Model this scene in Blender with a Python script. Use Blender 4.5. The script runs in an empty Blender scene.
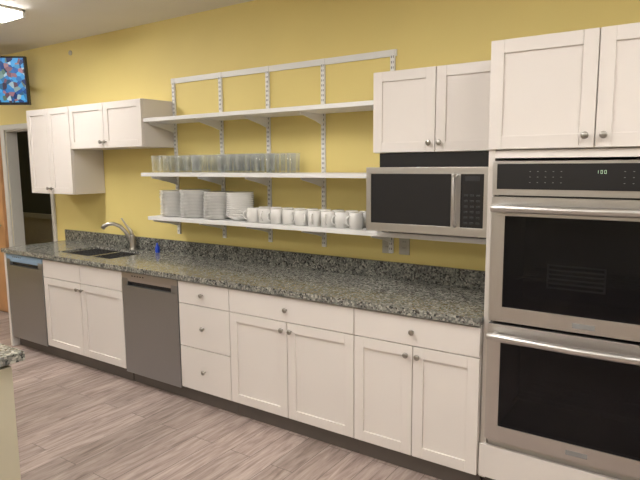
import bpy, bmesh, math, random
from mathutils import Matrix, Vector
random.seed(7)
scene=bpy.context.scene
# ------------------------------------------------------------ materials
def newmat(name):
    m=bpy.data.materials.new(name);m.use_nodes=True
    nt=m.node_tree;b=nt.nodes['Principled BSDF'];return m,nt,b
def srgb(r,g,b):
    f=lambda c:(c/255/12.92 if c/255<=.04045 else ((c/255+.055)/1.055)**2.4)
    return (f(r),f(g),f(b),1)
def plain(name,col,rough=.5,metal=0,noise=0,scale=8,bump=0,bscale=200):
    m,nt,b=newmat(name)
    b.inputs['Roughness'].default_value=rough;b.inputs['Metallic'].default_value=metal
    tc=nt.nodes.new('ShaderNodeTexCoord')
    n=nt.nodes.new('ShaderNodeTexNoise');n.inputs['Scale'].default_value=scale
    nt.links.new(tc.outputs['Object'],n.inputs['Vector'])
    r=nt.nodes.new('ShaderNodeValToRGB')
    r.color_ramp.elements[0].position=.3;r.color_ramp.elements[1].position=.7
    r.color_ramp.elements[0].color=tuple(c*(1-noise) for c in col[:3])+(1,)
    r.color_ramp.elements[1].color=tuple(min(1,c*(1+noise)) for c in col[:3])+(1,)
    nt.links.new(n.outputs['Fac'],r.inputs['Fac']);nt.links.new(r.outputs['Color'],b.inputs['Base Color'])
    if bump:
        n2=nt.nodes.new('ShaderNodeTexNoise');n2.inputs['Scale'].default_value=bscale
        nt.links.new(tc.outputs['Object'],n2.inputs['Vector'])
        bp=nt.nodes.new('ShaderNodeBump');bp.inputs['Strength'].default_value=bump;bp.inputs['Distance'].default_value=.002
        nt.links.new(n2.outputs['Fac'],bp.inputs['Height']);nt.links.new(bp.outputs['Normal'],b.inputs['Normal'])
    return m
WALL=plain('yellow_paint',srgb(231,212,137),.6,0,.02,2,.25,150)
WALLD=plain('dark_green_paint',srgb(84,88,82),.7,0,.03)
WALLB=plain('cream_paint',srgb(205,198,180),.7,0,.03)
CEIL=plain('ceiling_paint',srgb(222,220,214),.8,0,.02,2,.3,120)
CAB=plain('white_cabinet_paint',srgb(228,222,217),.38,0,.01,3)
CABIN=plain('cabinet_carcass',srgb(218,212,206),.5,0,.01,3)
SHELF=plain('white_melamine',srgb(232,232,232),.4,0,.01)
TOE=plain('toe_kick_grey',srgb(104,97,92),.6,0,.05)
NICK=plain('satin_nickel',(.42,.40,.37,1),.3,1,.03)
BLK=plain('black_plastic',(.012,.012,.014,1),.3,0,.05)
GAP=plain('dark_slot',(.05,.05,.05,1),.8,0,.05)
GASK=plain('grey_plastic',(.25,.25,.25,1),.5,0,.05)
CHINA=plain('white_china',srgb(232,231,228),.2,0,.01)
WOOD=plain('tan_wood',srgb(190,142,98),.4,0,.12,6)
ISL=plain('island_beige_paint',srgb(196,190,168),.5,0,.02)
OUT=plain('outlet_plastic',srgb(190,186,175),.4,0,.01)
BLUE=plain('blue_plastic',srgb(30,70,190),.3,0,.05)
FILM=plain('blue_control_strip',srgb(150,182,212),.3,0,.03)
CAV=plain('oven_enamel',(.03,.03,.035,1),.4,0,.1)
CHROME=plain('chrome',(.6,.6,.6,1),.12,1,.02)
TRIM=plain('trim_paint',srgb(200,198,190),.5,0,.01)
def steel(name,col,rough=.3):
    m,nt,b=newmat(name);b.inputs['Metallic'].default_value=1
    tc=nt.nodes.new('ShaderNodeTexCoord');mp=nt.nodes.new('ShaderNodeMapping')
    mp.inputs['Scale'].default_value=(1.5,1.5,500)
    n=nt.nodes.new('ShaderNodeTexNoise');n.inputs['Scale'].default_value=2
    nt.links.new(tc.outputs['Object'],mp.inputs['Vector']);nt.links.new(mp.outputs['Vector'],n.inputs['Vector'])
    r=nt.nodes.new('ShaderNodeMapRange');r.inputs['To Min'].default_value=rough-.02;r.inputs['To Max'].default_value=rough+.03
    nt.links.new(n.outputs['Fac'],r.inputs['Value']);nt.links.new(r.outputs['Result'],b.inputs['Roughness'])
    b.inputs['Base Color'].default_value=col
    return m
STEEL=steel('brushed_steel',(.60,.585,.57,1),.34)
STEELD=steel('dishwasher_steel',(.43,.45,.475,1),.36)
SINKM=steel('sink_steel',(.5,.5,.5,1),.25)
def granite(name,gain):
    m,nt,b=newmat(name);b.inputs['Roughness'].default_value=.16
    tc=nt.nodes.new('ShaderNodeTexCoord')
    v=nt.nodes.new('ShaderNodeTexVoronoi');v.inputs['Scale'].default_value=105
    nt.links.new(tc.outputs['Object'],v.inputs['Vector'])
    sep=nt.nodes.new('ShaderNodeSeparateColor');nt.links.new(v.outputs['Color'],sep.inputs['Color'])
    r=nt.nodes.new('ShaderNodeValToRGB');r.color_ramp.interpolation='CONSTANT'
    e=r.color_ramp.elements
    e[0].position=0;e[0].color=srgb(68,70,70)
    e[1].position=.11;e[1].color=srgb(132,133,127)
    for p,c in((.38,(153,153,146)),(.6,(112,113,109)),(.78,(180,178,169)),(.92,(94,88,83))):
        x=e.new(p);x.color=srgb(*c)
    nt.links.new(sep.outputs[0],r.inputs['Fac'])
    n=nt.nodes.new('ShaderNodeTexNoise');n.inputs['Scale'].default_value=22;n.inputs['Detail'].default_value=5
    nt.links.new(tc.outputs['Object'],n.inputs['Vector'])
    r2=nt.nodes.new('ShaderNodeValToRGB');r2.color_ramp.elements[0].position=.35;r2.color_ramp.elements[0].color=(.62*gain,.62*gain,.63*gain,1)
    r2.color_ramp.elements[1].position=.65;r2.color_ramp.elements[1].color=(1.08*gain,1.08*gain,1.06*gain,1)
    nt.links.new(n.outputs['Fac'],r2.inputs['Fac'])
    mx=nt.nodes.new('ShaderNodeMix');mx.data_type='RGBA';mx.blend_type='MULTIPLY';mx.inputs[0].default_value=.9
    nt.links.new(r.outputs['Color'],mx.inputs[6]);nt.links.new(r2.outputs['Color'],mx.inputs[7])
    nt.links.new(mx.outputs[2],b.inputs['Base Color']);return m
GRAN=granite('speckled_granite',1.0);GRANB=granite('speckled_granite_splash_dim',.76)  # one granite; counter's reflections put in as lighter colour, splash kept darker
def floor_mat():
    m,nt,b=newmat('grey_vinyl_planks');b.inputs['Roughness'].default_value=.45
    tc=nt.nodes.new('ShaderNodeTexCoord');mp=nt.nodes.new('ShaderNodeMapping')
    mp.inputs['Rotation'].default_value=(0,0,math.radians(90))
    nt.links.new(tc.outputs['Object'],mp.inputs['Vector'])
    br=nt.nodes.new('ShaderNodeTexBrick');br.inputs['Scale'].default_value=1
    br.inputs['Brick Width'].default_value=.95;br.inputs['Row Height'].default_value=.15
    br.inputs['Mortar Size'].default_value=.0016;br.inputs['Color1'].default_value=(0,0,0,1);br.inputs['Color2'].default_value=(1,1,1,1)
    br.inputs['Mortar'].default_value=(.3,.3,.3,1);br.offset=.37
    nt.links.new(mp.outputs['Vector'],br.inputs['Vector'])
    mp2=nt.nodes.new('ShaderNodeMapping');mp2.inputs['Scale'].default_value=(3.6,30,1)
    vm=nt.nodes.new('ShaderNodeVectorMath');vm.operation='MULTIPLY_ADD';vm.inputs[1].default_value=(7,7,0)
    nt.links.new(br.outputs['Color'],vm.inputs[0]);nt.links.new(mp.outputs['Vector'],vm.inputs[2])
    nt.links.new(vm.outputs[0],mp2.inputs['Vector'])
    n=nt.nodes.new('ShaderNodeTexNoise');n.inputs['Scale'].default_value=1;n.inputs['Detail'].default_value=7;n.inputs['Roughness'].default_value=.62
    n.inputs['Distortion'].default_value=.9
    nt.links.new(mp2.outputs['Vector'],n.inputs['Vector'])
    r=nt.nodes.new('ShaderNodeValToRGB');e=r.color_ramp.elements
    e[0].position=.28;e[0].color=srgb(124,108,100);e[1].position=.76;e[1].color=srgb(202,188,180)
    x=e.new(.5);x.color=srgb(170,153,145)
    nt.links.new(n.outputs['Fac'],r.inputs['Fac'])
    r2=nt.nodes.new('ShaderNodeValToRGB');r2.color_ramp.elements[0].color=(.78,.77,.76,1);r2.color_ramp.elements[1].color=(1.04,1.03,1.03,1)
    nt.links.new(br.outputs['Color'],r2.inputs['Fac'])
    mx=nt.nodes.new('ShaderNodeMix');mx.data_type='RGBA';mx.blend_type='MULTIPLY';mx.inputs[0].default_value=1
    nt.links.new(r.outputs['Color'],mx.inputs[6]);nt.links.new(r2.outputs['Color'],mx.inputs[7])
    mx2=nt.nodes.new('ShaderNodeMix');mx2.data_type='RGBA';mx2.inputs[7].default_value=srgb(94,84,80)
    nt.links.new(br.outputs['Fac'],mx2.inputs[0]);nt.links.new(mx.outputs[2],mx2.inputs[6])
    nt.links.new(mx2.outputs[2],b.inputs['Base Color']);return m
FLOOR=floor_mat()
def emis(name,col,s):
    m,nt,b=newmat(name);b.inputs['Base Color'].default_value=(.8,.8,.8,1)
    b.inputs['Emission Color'].default_value=col;b.inputs['Emission Strength'].default_value=s;return m
LAMP=emis('fluorescent_lens',(1,.96,.91,1),32)
GREEN=emis('green_led',(.06,.7,.12,1),.45)
def tvmat():
    m,nt,b=newmat('tv_picture');b.inputs['Base Color'].default_value=(.01,.01,.01,1);b.inputs['Roughness'].default_value=.2
    tc=nt.nodes.new('ShaderNodeTexCoord')
    v=nt.nodes.new('ShaderNodeTexVoronoi');v.inputs['Scale'].default_value=26
    nt.links.new(tc.outputs['Object'],v.inputs['Vector'])
    sep=nt.nodes.new('ShaderNodeSeparateColor');nt.links.new(v.outputs['Color'],sep.inputs['Color'])
    r=nt.nodes.new('ShaderNodeValToRGB');e=r.color_ramp.elements
    e[0].color=srgb(14,24,70);e[1].color=srgb(190,215,230)
    for p,c in((.25,(30,90,160)),(.45,(70,165,220)),(.6,(24,32,56)),(.75,(170,120,130)),(.88,(80,110,90))):
        x=e.new(p);x.color=srgb(*c)
    nt.links.new(sep.outputs[0],r.inputs['Fac']);nt.links.new(r.outputs['Color'],b.inputs['Emission Color'])
    b.inputs['Emission Strength'].default_value=1.05;return m
TVM=tvmat()
def glassmat(name,tint,facing_lo,facing_hi,base=(.9,.92,.92,1),rough=.05):
    m,nt,b=newmat(name)
    out=[n for n in nt.nodes if n.type=='OUTPUT_MATERIAL'][0]
    tr=nt.nodes.new('ShaderNodeBsdfTransparent');tr.inputs['Color'].default_value=tint
    b.inputs['Base Color'].default_value=base;b.inputs['Roughness'].default_value=rough
    lw=nt.nodes.new('ShaderNodeLayerWeight');lw.inputs['Blend'].default_value=.3
    mr=nt.nodes.new('ShaderNodeMapRange');mr.inputs['To Min'].default_value=facing_lo;mr.inputs['To Max'].default_value=facing_hi
    nt.links.new(lw.outputs['Facing'],mr.inputs['Value'])
    mx=nt.nodes.new('ShaderNodeMixShader')
    nt.links.new(mr.outputs['Result'],mx.inputs[0]);nt.links.new(tr.outputs[0],mx.inputs[1]);nt.links.new(b.outputs[0],mx.inputs[2])
    nt.links.new(mx.outputs[0],out.inputs['Surface']);return m
GLASS=glassmat('clear_glass',(.99,.995,.99,1),.02,.5,(.86,.9,.88,1))
OVGL=glassmat('black_oven_glass',(.6,.6,.61,1),.42,.95,(.008,.008,.01,1),.06)
# ------------------------------------------------------------ mesh builder
class B:
    def __init__(s,name):
        s.name=name;s.bm=bmesh.new();s.mats=[]
    def mi(s,m):
        if m not in s.mats:s.mats.append(m)
        return s.mats.index(m)
    def _tag(s,verts,m,smooth=False):
        i=s.mi(m);fs={f for v in verts for f in v.link_faces}
        for f in fs:f.material_index=i;f.smooth=smooth
    def box(s,x0,x1,y0,y1,z0,z1,m,mat=None):
        M=Matrix.Translation(((x0+x1)/2,(y0+y1)/2,(z0+z1)/2))@Matrix.Diagonal((abs(x1-x0),abs(y1-y0),abs(z1-z0),1))
        if mat is not None:M=mat@M
        r=bmesh.ops.create_cube(s.bm,size=1,matrix=M);s._tag(r['verts'],m)
    def cyl(s,p0,p1,r0,m,r1=None,seg=20):
        p0=Vector(p0);p1=Vector(p1);d=p1-p0
        M=Matrix.Translation((p0+p1)/2)@d.to_track_quat('Z','Y').to_matrix().to_4x4()
        r=bmesh.ops.create_cone(s.bm,cap_ends=True,segments=seg,radius1=r0,radius2=r0 if r1 is None else r1,depth=d.length,matrix=M)
        s._tag(r['verts'],m,True)
        for v in r['verts']:
            for f in v.link_faces:
                if len(f.verts)>4:f.smooth=False
    def lathe(s,c,prof,m,seg=24,M=None):
        i=s.mi(m);rings=[]
        for (r,z) in prof:
            ring=[]
            for k in range(seg):
                a=2*math.pi*k/seg
                p=Vector((r*math.cos(a),r*math.sin(a),z))
                if M is not None:p=M@p
                ring.append(s.bm.verts.new(p+Vector(c)))
            rings.append(ring)
        for a,b in zip(rings,rings[1:]):
            for k in range(seg):
                f=s.bm.faces.new((a[k],a[(k+1)%seg],b[(k+1)%seg],b[k]));f.material_index=i;f.smooth=True
        for ring in(rings[0],rings[-1]):
            f=s.bm.faces.new(ring);f.material_index=i
    def tube(s,pts,rad,m,seg=10):
        i=s.mi(m);pts=[Vector(p) for p in pts];n=len(pts)
        rad=rad if isinstance(rad,(list,tuple)) else [rad]*n
        rings=[];up=Vector((0.13,0.31,.94)).normalized();pa=None
        for k,p in enumerate(pts):
            t=(pts[min(k+1,n-1)]-pts[max(k-1,0)]).normalized()
            a=t.cross(up)
            if a.length<.05:a=t.cross(Vector((1,0,0)))
            a.normalize();b=t.cross(a)
            if pa is not None and a.dot(pa)<0:a=-a;b=-b
            pa=a
            rings.append([s.bm.verts.new(p+(a*math.cos(2*math.pi*j/seg)+b*math.sin(2*math.pi*j/seg))*rad[k]) for j in range(seg)])
        for a,b in zip(rings,rings[1:]):
            for k in range(seg):
                f=s.bm.faces.new((a[k],a[(k+1)%seg],b[(k+1)%seg],b[k]));f.material_index=i;f.smooth=True
        for r in(rings[0],rings[-1]):
            f=s.bm.faces.new(r);f.material_index=i
    def prism(s,poly,a0,a1,m):
        i=s.mi(m)
        A=[s.bm.verts.new((a0,p[0],p[1])) for p in poly];Bv=[s.bm.verts.new((a1,p[0],p[1])) for p in poly]
        fs=[s.bm.faces.new(A),s.bm.faces.new(Bv)]
        for k in range(len(poly)):
            fs.append(s.bm.faces.new((A[k],A[(k+1)%len(poly)],Bv[(k+1)%len(poly)],Bv[k])))
        for f in fs:f.material_index=i
    def done(s,bevel=0):
        bmesh.ops.recalc_face_normals(s.bm,faces=s.bm.faces)
        me=bpy.data.meshes.new(s.name);s.bm.to_mesh(me);s.bm.free()
        for m in s.mats:me.materials.append(m)
        o=bpy.data.objects.new(s.name,me);scene.collection.objects.link(o)
        if bevel:
            md=o.modifiers.new('bevel','BEVEL');md.width=bevel;md.segments=2;md.limit_method='ANGLE';md.angle_limit=math.radians(50)
        return o
# ------------------------------------------------------------ room
CZ=2.80
XL,XR,YF=-9.0,2.6,-6.2
DX0,DX1,DH=-5.44,-4.63,2.03
b=B('floor');b.box(XL-.1,XR+.1,YF-.1,2.1,-.06,0,FLOOR);b.done()
b=B('ceiling');b.box(XL-.1,XR+.1,YF-.1,2.1,CZ,CZ+.06,CEIL);b.done()
b=B('wall_back');b.box(XL,DX0,0,.12,0,CZ,WALL);b.box(DX1,XR,0,.12,0,CZ,WALL);b.box(DX0,DX1,0,.12,DH,CZ,WALL);b.done()
b=B('wall_left');b.box(XL-.1,XL,YF,2.0,0,CZ,WALL);b.done()
b=B('wall_right');b.box(XR,XR+.1,YF,2.0,0,CZ,WALLB);b.done()
b=B('wall_front');b.box(XL,XR,YF-.1,YF,0,CZ,WALLB);b.done()
b=B('wall_far');b.box(XL,XR,2.0,2.1,0,.8,WALLB);b.box(XL,XR,2.0,2.1,.8,CZ,WALLD);b.done()
b=B('trim_1');b.box(XL,XR,1.97,2.0,.78,.86,TRIM);b.done(.004)
b=B('trim_2')
b.box(DX1,DX1+.055,-.018,0,0,DH+.055,TRIM);b.box(DX0-.075,DX0,-.018,0,0,DH+.055,TRIM);b.box(DX0,DX1,-.018,0,DH,DH+.055,TRIM)
b.box(DX1-.015,DX1,0,.12,0,DH,TRIM);b.box(DX0,DX0+.015,0,.12,0,DH,TRIM);b.box(DX0+.015,DX1-.015,0,.12,DH-.015,DH,TRIM)
b.done(.003)
b=B('door_1');b.box(-6.42,-5.53,-.045,-.003,.01,2.03,WOOD)
b.cyl((-5.6,-.045,1.0),(-5.6,-.1,1.0),.012,NICK);b.cyl((-5.6,-.1,1.0),(-5.72,-.1,1.0),.01,NICK);b.done(.003)
b=B('baseboard_back');b.box(-9,-6.43,-.012,0,0,.1,TRIM);b.box(-4.57,-4.42,-.012,0,0,.1,TRIM);b.done(.003)
# ------------------------------------------------------------ doors/drawers
def knob(b,x,y,z):
    M=Matrix.Rotation(math.radians(90),3,'X')
    b.lathe((x,y,z),[(.006,0),(.005,.012),(.013,.017),(.016,.023),(.013,.029),(.004,.031)],NICK,16,M)
def shaker(b,x0,x1,z0,z1,yf,fr=.058,g=.0025):
    x0+=g;x1-=g;z0+=g;z1-=g;yb=yf+.02
    b.box(x0,x0+fr,yf,yb,z0,z1,CAB);b.box(x1-fr,x1,yf,yb,z0,z1,CAB)
    b.box(x0+fr,x1-fr,yf,yb,z0,z0+fr,CAB);b.box(x0+fr,x1-fr,yf,yb,z1-fr,z1,CAB)
    b.box(x0+fr-.001,x1-fr+.001,yf+.010,yb,z0+fr-.001,z1-fr+.001,CAB)
def slab(b,x0,x1,z0,z1,yf,g=.0025):
    b.box(x0+g,x1-g,yf,yf+.02,z0+g,z1-g,CAB)
YFR=-.634;ZT=.868;ZB=.114;ZD=.715
def carcass(b,x0,x1,z0,z1,yf,yb=-.004):
    b.box(x0+.001,x1-.001,yf+.021,yb,z0,z1,CABIN)
def basecab(name,x0,x1,kind):
    b=B(name)
    if kind=='sink':
        b.box(x0+.001,x0+.008,YFR+.021,-.004,ZB,.875,CABIN);b.box(x1-.02,x1-.001,YFR+.021,-.004,ZB,.875,CABIN)
        b.box(x0+.02,x1-.02,YFR+.021,-.004,ZB,ZB+.02,CABIN);b.box(x0+.008,x1-.02,YFR+.021,YFR+.04,ZB+.02,.875,CABIN)
    else: carcass(b,x0,x1,ZB,.875,YFR)
    b.box(x0+.001,x1-.001,-.575,-.555,0,ZB,TOE)
    xm=(x0+x1)/2
    if kind=='sink':
        slab(b,x0,xm,ZD,ZT,YFR);slab(b,xm,x1,ZD,ZT,YFR)
    elif kind in('two',):
        slab(b,x0,x1,ZD,ZT,YFR);knob(b,xm,YFR,(ZD+ZT)/2)
    if kind in('sink','two'):
        shaker(b,x0,xm,ZB,ZD,YFR);shaker(b,xm,x1,ZB,ZD,YFR)
        knob(b,xm-.032,YFR,ZD-.05);knob(b,xm+.032,YFR,ZD-.05)
    if kind=='drawers':
        for z0,z1 in((ZD,ZT),(.415,ZD),(ZB,.415)):
            slab(b,x0,x1,z0,z1,YFR);knob(b,xm,YFR,(z0+z1)/2)
    return b.done(.0015)
basecab('sink_base_cabinet',-3.771,-2.711,'sink')
basecab('drawer_base_cabinet',-2.101,-1.631,'drawers')
basecab('base_cabinet',-1.631,-.704,'two')
basecab('base_cabinet',-.704,-.002,'two')
def dishwasher(x0,x1,strip):
    b=B('dishwasher');b.box(x0+.004,x1-.004,-.60,-.03,.09,.868,GASK)
    b.box(x0+.004,x1-.004,-.57,-.5,.0,.09,TOE)
    b.box(x0+.006,x1-.006,-.636,-.60,.10,.770,STEELD)
    b.box(x0+.006,x1-.006,-.636,-.60,.825,.868,strip)
    b.box(x0+.006,x0+.07,-.636,-.60,.772,.825,STEELD);b.box(x1-.07,x1-.006,-.636,-.60,.772,.825,STEELD)
    b.box(x0+.07,x1-.07,-.612,-.60,.770,.825,BLK)
    b.prism([(-.636,.825),(-.615,.825),(-.612,.805),(-.632,.802)],x0+.07,x1-.07,strip)
    for k in range(5):b.box(x0+.12+k*.03,x0+.135+k*.03,-.6375,-.636,.843,.851,BLK)
    b.done(.002)
dishwasher(-4.365,-3.773,FILM);dishwasher(-2.711,-2.101,STEEL)
b=B('cabinet_end_panel');b.box(-4.40,-4.368,YFR,-.004,0,.875,CAB);b.done(.002)
# ------------------------------------------------------------ countertop
SX0,SX1,SY0,SY1=-3.758,-3.03,-.50,-.115
b=B('granite_countertop')
z0,z1=.877,.914
b.box(-4.41,SX0,-.652,-.002,z0,z1,GRAN);b.box(SX1,-.002,-.652,-.002,z0,z1,GRAN)
b.box(SX0,SX1,-.652,SY0,z0,z1,GRAN);b.box(SX0,SX1,SY1,-.002,z0,z1,GRAN)
b.done()
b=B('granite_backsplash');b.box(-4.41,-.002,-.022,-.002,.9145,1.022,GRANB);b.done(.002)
b=B('kitchen_sink')
t=.004;zb=.72;xm=(SX0+SX1)/2
for a,c in((SX0+.001,xm-.012),(xm+.012,SX1-.001)):
    b.box(a,c,SY0+.001,SY1-.001,zb,zb+t,SINKM)
    b.box(a,a+t,SY0+.001,SY1-.001,zb,.895,SINKM);b.box(c-t,c,SY0+.001,SY1-.001,zb,.895,SINKM)
    b.box(a,c,SY0+.001,SY0+.001+t,zb,.895,SINKM);b.box(a,c,SY1-.001-t,SY1-.001,zb,.895,SINKM)
    b.cyl(((a+c)/2,-.3,zb+t),((a+c)/2,-.3,zb+t+.004),.045,CHROME)
b.box(xm-.012,xm+.012,SY0+.001,SY1-.001,.87,.895,SINKM)
b.done(.001)
b=B('kitchen_faucet')
fx,fy,fz=-3.30,-.068,.9145
b.lathe((fx,fy,fz),[(.034,0),(.034,.006),(.026,.014),(.024,.02),(.024,.11),(.022,.125),(.012,.135)],NICK,20)
d=Vector((-.76,-.65,0)).normalized()
P=[(0,.05),(.03,.11),(.06,.16),(.10,.205),(.15,.228),(.20,.228),(.235,.21),(.25,.19)]
b.tube([Vector((fx,fy,fz+h))+d*s for s,h in P],[.018,.017,.0165,.016,.016,.017,.019,.019],NICK,14)
b.tube([(fx,fy,fz+.125),(fx-.01,fy-.005,fz+.16),(fx-.05,fy-.03,fz+.225),(fx-.08,fy-.045,fz+.275)],[.018,.014,.008,.007],NICK,12)
b.done()
b=B('dish_soap_bottle');b.lathe((-2.97,-.075,.9145),[(.018,0),(.02,.005),(.02,.045),(.010,.06),(.008,.065),(.008,.08),(.003,.082)],BLUE,16);b.done()
# ------------------------------------------------------------ upper cabinets
YU=-.326;ZU=2.156
def upper(x0,x1,z0,z1):
    b=B('upper_cabinet');carcass(b,x0,x1,z0,z1,YU);xm=(x0+x1)/2
    shaker(b,x0,xm,z0,z1,YU,.055);shaker(b,xm,x1,z0,z1,YU,.055)
    for s in(-1,1):knob(b,xm+s*.03,YU,z0+.05)
    return b.done(.0015)
upper(-4.408,-3.741,1.396,ZU)
upper(-3.739,-2.785,1.789,ZU)
upper(-.762,-.003,1.705,ZU)
# ------------------------------------------------------------ tall oven cabinet
TX0,TX1,YT=.0,.89,-.605
b=B('tall_oven_cabinet')
b.box(TX0,TX0+.03,YT+.004,-.004,.1,2.186,CABIN);b.box(TX1-.03,TX1,YT+.004,-.004,.1,2.186,CABIN)
b.box(TX0+.03,TX1-.03,YT+.021,-.004,1.665,2.186,CABIN)
b.box(TX0+.03,TX1-.03,YT+.004,YT+.021,1.665,1.70,CAB)
b.box(TX0+.03,TX1-.03,YT+.021,-.004,.1,.30,CABIN);b.box(TX0+.03,TX1-.03,-.03,-.004,.3,1.665,CABIN)
b.box(TX0+.001,TX1-.001,-.54,-.52,0,.1,TOE)
xm=(TX0+TX1)/2
shaker(b,TX0,xm,1.703,2.186,YT-.016);shaker(b,xm,TX1,1.703,2.186,YT-.016)
knob(b,xm-.035,YT-.016,1.755);knob(b,xm+.035,YT-.016,1.755)
slab(b,TX0,TX1,.114,.285,YT-.016)
b.done(.0015)
b=B('double_oven')
ox0,ox1=.034,.856
yo=-.645
b.box(ox0,ox1,-.612,-.60,.31,.335,STEEL)
b.box(ox0+.002,ox0+.02,-.61,-.1,.32,1.645,GASK);b.box(ox1-.02,ox1-.002,-.61,-.1,.32,1.645,GASK)
b.box(ox0+.02,ox1-.02,-.12,-.1,.32,1.645,CAV)
for z in(.32,.905,1.48):b.box(ox0+.02,ox1-.02,-.61,-.12,z,z+.02,CAV)
b.box(ox0,ox1,yo,-.60,1.50,1.652,STEEL)
b.box(ox0+.022,ox1-.022,yo-.004,yo,1.528,1.640,BLK)
for cx,segs in((xm+.018,'a'),(xm+.034,'b'),(xm+.048,'b')):
    w=.008;zz0,zz1=1.598,1.611
    b.box(cx+w-.0015,cx+w,yo-.0055,yo-.004,zz0,zz1,GREEN)
    if segs=='b':
        b.box(cx,cx+.0015,yo-.0055,yo-.004,zz0,zz1,GREEN)
        for z in(zz0,zz1):b.box(cx,cx+w,yo-.0055,yo-.004,z-.0008,z+.0008,GREEN)
for sx in(-1,1):
    for k in range(5):
        for j in range(3):
            cx=xm+sx*(.12+k*.032);b.box(cx,cx+.006,yo-.0048,yo-.004,1.557+j*.024,1.5595+j*.024,GASK)
def ovendoor(z0,z1):
    gx0,gx1=ox0+.062,ox1-.062;gz0,gz1=z0+.07,z1-.085
    b.box(ox0,gx0,yo,-.612,z0,z1,STEEL);b.box(gx1,ox1,yo,-.612,z0,z1,STEEL)
    b.box(gx0,gx1,yo,-.612,z0,gz0,STEEL);b.box(gx0,gx1,yo,-.612,gz1,z1,STEEL)
    b.box(gx0-.001,gx1+.001,yo+.003,yo+.008,gz0-.001,gz1+.001,OVGL)
    hz=z1-.048;N=13;pts=[]
    for k in range(N):
        u=k/(N-1);x=ox0+.015+(ox1-ox0-.03)*u
        pts.append((x,yo-.045-.018*math.sin(math.pi*u),hz))
    b.tube(pts,.018,STEEL,14)
    for x in(ox0+.04,ox1-.04):b.cyl((x,yo,hz),(x,yo-.048,hz),.014,STEEL)
    b.box(xm-.045,xm+.045,yo-.002,yo,z0+.018,z0+.04,GASK)
ovendoor(.915,1.492);ovendoor(.335,.90)
for zc in(1.10,.5):
    for k in range(6):
        b.cyl((ox0+.1,-.2-.06*k,zc),(ox1-.1,-.2-.06*k,zc),.0035,CHROME,seg=8)
    for k in range(2):b.cyl((ox0+.1+k*.62,-.16,zc),(ox0+.1+k*.62,-.54,zc),.004,CHROME,seg=8)
for k in range(6):b.cyl((.26,-.50,1.07+k*.021),(.50,-.50,1.07+k*.021),.0045,SHELF,seg=8)
for x in(.26,.50):b.cyl((x,-.50,1.065),(x,-.50,1.18),.0045,SHELF,seg=8)
b.done(.0025)
# ------------------------------------------------------------ shelving
SXa=[-2.765,-2.25,-1.79,-1.315,-.80]
b=B('shelf_rail_and_standards')
b.box(-2.79,-.775,-.012,-.001,2.295,2.335,SHELF)
for x in SXa:
    b.box(x-.015,x+.015,-.016,-.001,1.08,2.335,SHELF)
    z=1.10
    while z<2.29:
        for s in(-1,1):b.box(x+s*.006-.002,x+s*.006+.002,-.0168,-.0155,z,z+.014,GAP)
        z+=.032
for zt in(2.005,1.589,1.25):
    for x in SXa:
        zb=zt-.028
        b.prism([(-.016,zb-.002),(-.27,zb-.002),(-.27,zb-.014),(-.10,zb-.05),(-.016,zb-.075)],x-.004,x+.004,SHELF)
b.done(.001)
def shelf(x0,x1,zt,yf=-.312):
    b=B('storage_shelf');b.box(x0,x1,yf,-.018,zt-.028,zt,SHELF);b.done(.002)
shelf(-2.782,-.765,2.005);shelf(-2.83,-.75,1.589,-.318);shelf(-2.78,-.005,1.25)
# ------------------------------------------------------------ glasses, plates, mugs
b=B('drinking_glasses')
def tumbler(x,y,z,r=.034,h=.13):
    b.lathe((x,y,z),[(.0,.0005),(r*.80,.0005),(r*.84,.004),(r,h),(r-.0025,h+.001),(r*.84-.003,.016),(.0005,.014)],GLASS,18)
for i in range(15):
    for j in range(3):
        if j==0 and random.random()<.15:continue
        tumbler(-2.71+i*.0875+random.uniform(-.004,.004)+(.03 if j==1 else 0),-.265+j*.08,1.589)
b.done()
b=B('dinner_plates')
def stack(x,y,z,r,n,dz,skew=.003):
    for k in range(n):
        jx,jy=random.uniform(-skew,skew),random.uniform(-skew,skew)
        b.lathe((x+jx,y+jy,z+k*dz),[(r*.55,0),(r*.6,.001),(r*.72,.003),(r,.0125),(r,.0155),(r*.7,.008),(r*.55,.005)],CHINA,28)
stack(-2.62,-.175,1.2505,.112,18,.0108);stack(-2.38,-.175,1.2505,.118,19,.0108);stack(-2.14,-.175,1.2505,.112,18,.0108)
b.done()
b=B('cereal_bowls')
for k in range(13):
    b.lathe((-1.915+random.uniform(-.002,.002),-.19,1.2505+k*.0135),[(.045,0),(.05,.002),(.095,.03),(.10,.036),(.10,.039),(.086,.034),(.04,.006)],CHINA,24)
b.done()
b=B('coffee_mugs')
def mug(x,y,z,ang,r=.044,h=.1):
    b.lathe((x,y,z),[(r*.5,h-.008),(r-.006,h-.008),(r-.004,.0),(r,.0),(r,h-.006),(r-.005,h),(r*.4,h)],CHINA,24)
    d=Vector((math.cos(ang),math.sin(ang),0));pts=[]
    for k in range(9):
        a=-math.pi/2+math.pi*k/8
        pts.append(Vector((x,y,z+h*.5))+d*(r-.004+.03*math.cos(a))+Vector((0,0,.03*math.sin(a))))
    b.tube(pts,.0055,CHINA,8)
for i in range(9):
    for j in range(2):
        mug(-1.745+i*.103,-.245+j*.12,1.2505,math.radians(random.choice([-120,-35,-75,-20,-150])))
b.done()
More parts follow.
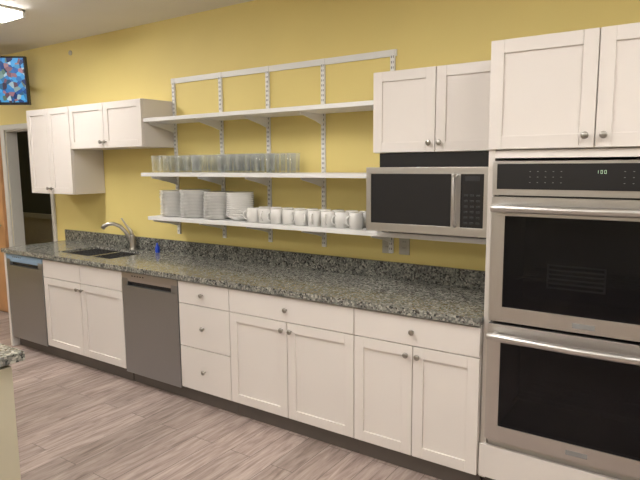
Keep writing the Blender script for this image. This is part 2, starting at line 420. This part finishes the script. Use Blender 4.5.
# ------------------------------------------------------------ microwave
b=B('microwave_oven')
mx0,mx1,mz0,mz1,my=-.745,-.045,1.272,1.625,-.43
b.box(mx0+.01,mx1-.01,my+.03,-.03,mz0,mz1-.005,GASK)
b.box(mx0+.02,-.006,-.31,-.03,mz1-.004,1.703,BLK)  # black filler boxes in the gaps above and right of the microwave
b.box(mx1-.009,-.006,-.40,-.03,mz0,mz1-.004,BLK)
for x in(mx0+.08,mx1-.08):
    for y in(-.1,-.28):b.cyl((x,y,1.2505),(x,y,mz0),.015,BLK)
wx1=mx0+.50
b.box(mx0,mx1,my,my+.03,mz1-.035,mz1,STEEL);b.box(mx0,mx1,my,my+.03,mz0,mz0+.045,STEEL)
b.box(mx0,mx0+.03,my,my+.03,mz0+.045,mz1-.035,STEEL);b.box(wx1,wx1+.05,my,my+.03,mz0+.045,mz1-.035,STEEL)
b.box(mx1-.03,mx1,my,my+.03,mz0+.045,mz1-.035,STEEL)
b.box(mx0+.03,wx1,my+.004,my+.03,mz0+.045,mz1-.035,BLK)
b.box(wx1+.05,mx1-.03,my+.003,my+.03,mz0+.045,mz1-.035,BLK)
kx0=wx1+.062;kw=(mx1-.03-.012-kx0)/3
for r in range(6):
    for c in range(3):
        b.box(kx0+c*kw+.006,kx0+(c+1)*kw-.006,my+.0015,my+.003,mz0+.064+r*.028,mz0+.074+r*.028,CAV)
b.box(kx0+.01,kx0+3*kw-.01,my+.0015,my+.003,mz1-.07,mz1-.048,CAV)
b.tube([(wx1+.025,my-.002,mz0+.05),(wx1+.025,my-.03,mz0+.07),(wx1+.025,my-.034,(mz0+mz1)/2),(wx1+.025,my-.03,mz1-.06),(wx1+.025,my-.002,mz1-.04)],.009,STEEL,12)
b.done(.002)
# ------------------------------------------------------------ small wall things
for x in(-.83,-.71):
    b=B('electrical_outlet');b.box(x-.035,x+.035,-.008,0,1.075,1.19,OUT)
    for z in(1.105,1.145):
        b.box(x-.018,x+.018,-.0095,-.008,z,z+.026,OUT);b.box(x-.008,x-.005,-.0105,-.0095,z+.008,z+.018,GAP);b.box(x+.005,x+.008,-.0105,-.0095,z+.008,z+.018,GAP)
    b.done(.001)
b=B('motion_sensor');b.lathe((-4.15,0,2.69),[(.022,0),(.022,.01),(.012,.018),(.002,.02)],OUT,16,Matrix.Rotation(math.radians(90),3,'X'));b.done()
# ------------------------------------------------------------ television
a=math.radians(38);t=Vector((math.cos(a),math.sin(a),0));right=Vector((-4.635,-.16,0));w=.84
c=right-t*(w/2);M=Matrix.Translation((c.x,c.y,2.46))@Matrix.Rotation(a,4,'Z')@Matrix.Rotation(math.radians(4),4,'X')
b=B('television')
b.box(-w/2,w/2,-.02,.03,-.225,.225,BLK,M);b.box(-w/2+.016,w/2-.016,-.022,-.02,-.20,.21,TVM,M)
b.box(-.1,.1,.03,.05,-.1,.1,BLK,M)
p=M@Vector((0,.05,0));b.cyl(p,(c.x-.05,-.02,2.455),.02,BLK);b.box(c.x-.15,c.x+.05,-.025,-.004,2.36,2.56,BLK)
b.done(.003)
# ------------------------------------------------------------ island corner
b=B('kitchen_island')
b.box(-3.4,-1.425,-3.3,-2.12,.1,.876,ISL);b.box(-3.4,-1.48,-3.3,-2.17,0,.1,TOE)
b.box(-1.425,-1.385,-3.3,-2.13,.1,.86,ISL)
b.done(.003)
b=B('island_countertop');b.box(-3.43,-1.365,-3.33,-2.085,.8765,.914,GRAN);b.done(.003)
# ------------------------------------------------------------ ceiling lights
for (x,y0) in((-3.6,-2.03),(-6.3,-2.03),(-.9,-2.6),(1.3,-2.6),(-3.5,-4.9),(-.5,-4.9)):
    b=B('ceiling_light');b.box(x-.16,x+.16,y0,y0+1.22,CZ-.02,CZ-.001,TRIM)
    b.box(x-.14,x+.14,y0+.02,y0+1.20,CZ-.055,CZ-.02,LAMP)
    b.box(x-.16,x+.16,y0-.005,y0+.02,CZ-.06,CZ-.001,TRIM);b.box(x-.16,x+.16,y0+1.20,y0+1.225,CZ-.06,CZ-.001,TRIM)
    b.done(.004)
b=B('ceiling_light');b.box(-7.2,-6.6,.9,1.5,CZ-.03,CZ-.001,emis('back_room_lens',(1,.93,.82,1),5));b.done()
w=bpy.data.worlds.new('world');scene.world=w;w.use_nodes=True
w.node_tree.nodes['Background'].inputs[0].default_value=(.5,.5,.5,1);w.node_tree.nodes['Background'].inputs[1].default_value=.2
scene.view_settings.view_transform='Standard'
# ------------------------------------------------------------ camera
C=Vector((.847,-3.231,1.645));yw,pi,ro=[math.radians(v) for v in(34.286,7.6,-.447)]
F=Vector((-math.sin(yw)*math.cos(pi),math.cos(yw)*math.cos(pi),-math.sin(pi)))
R=F.cross(Vector((0,0,1))).normalized();U=R.cross(F)
R2=R*math.cos(ro)+U*math.sin(ro);U2=U*math.cos(ro)-R*math.sin(ro)
cd=bpy.data.cameras.new('camera');co=bpy.data.objects.new('camera',cd);scene.collection.objects.link(co)
M=Matrix((R2,U2,-F)).transposed().to_4x4();M.translation=C;co.matrix_world=M
cd.sensor_width=36;cd.lens=568.443*36/640;cd.clip_start=.05
scene.camera=co
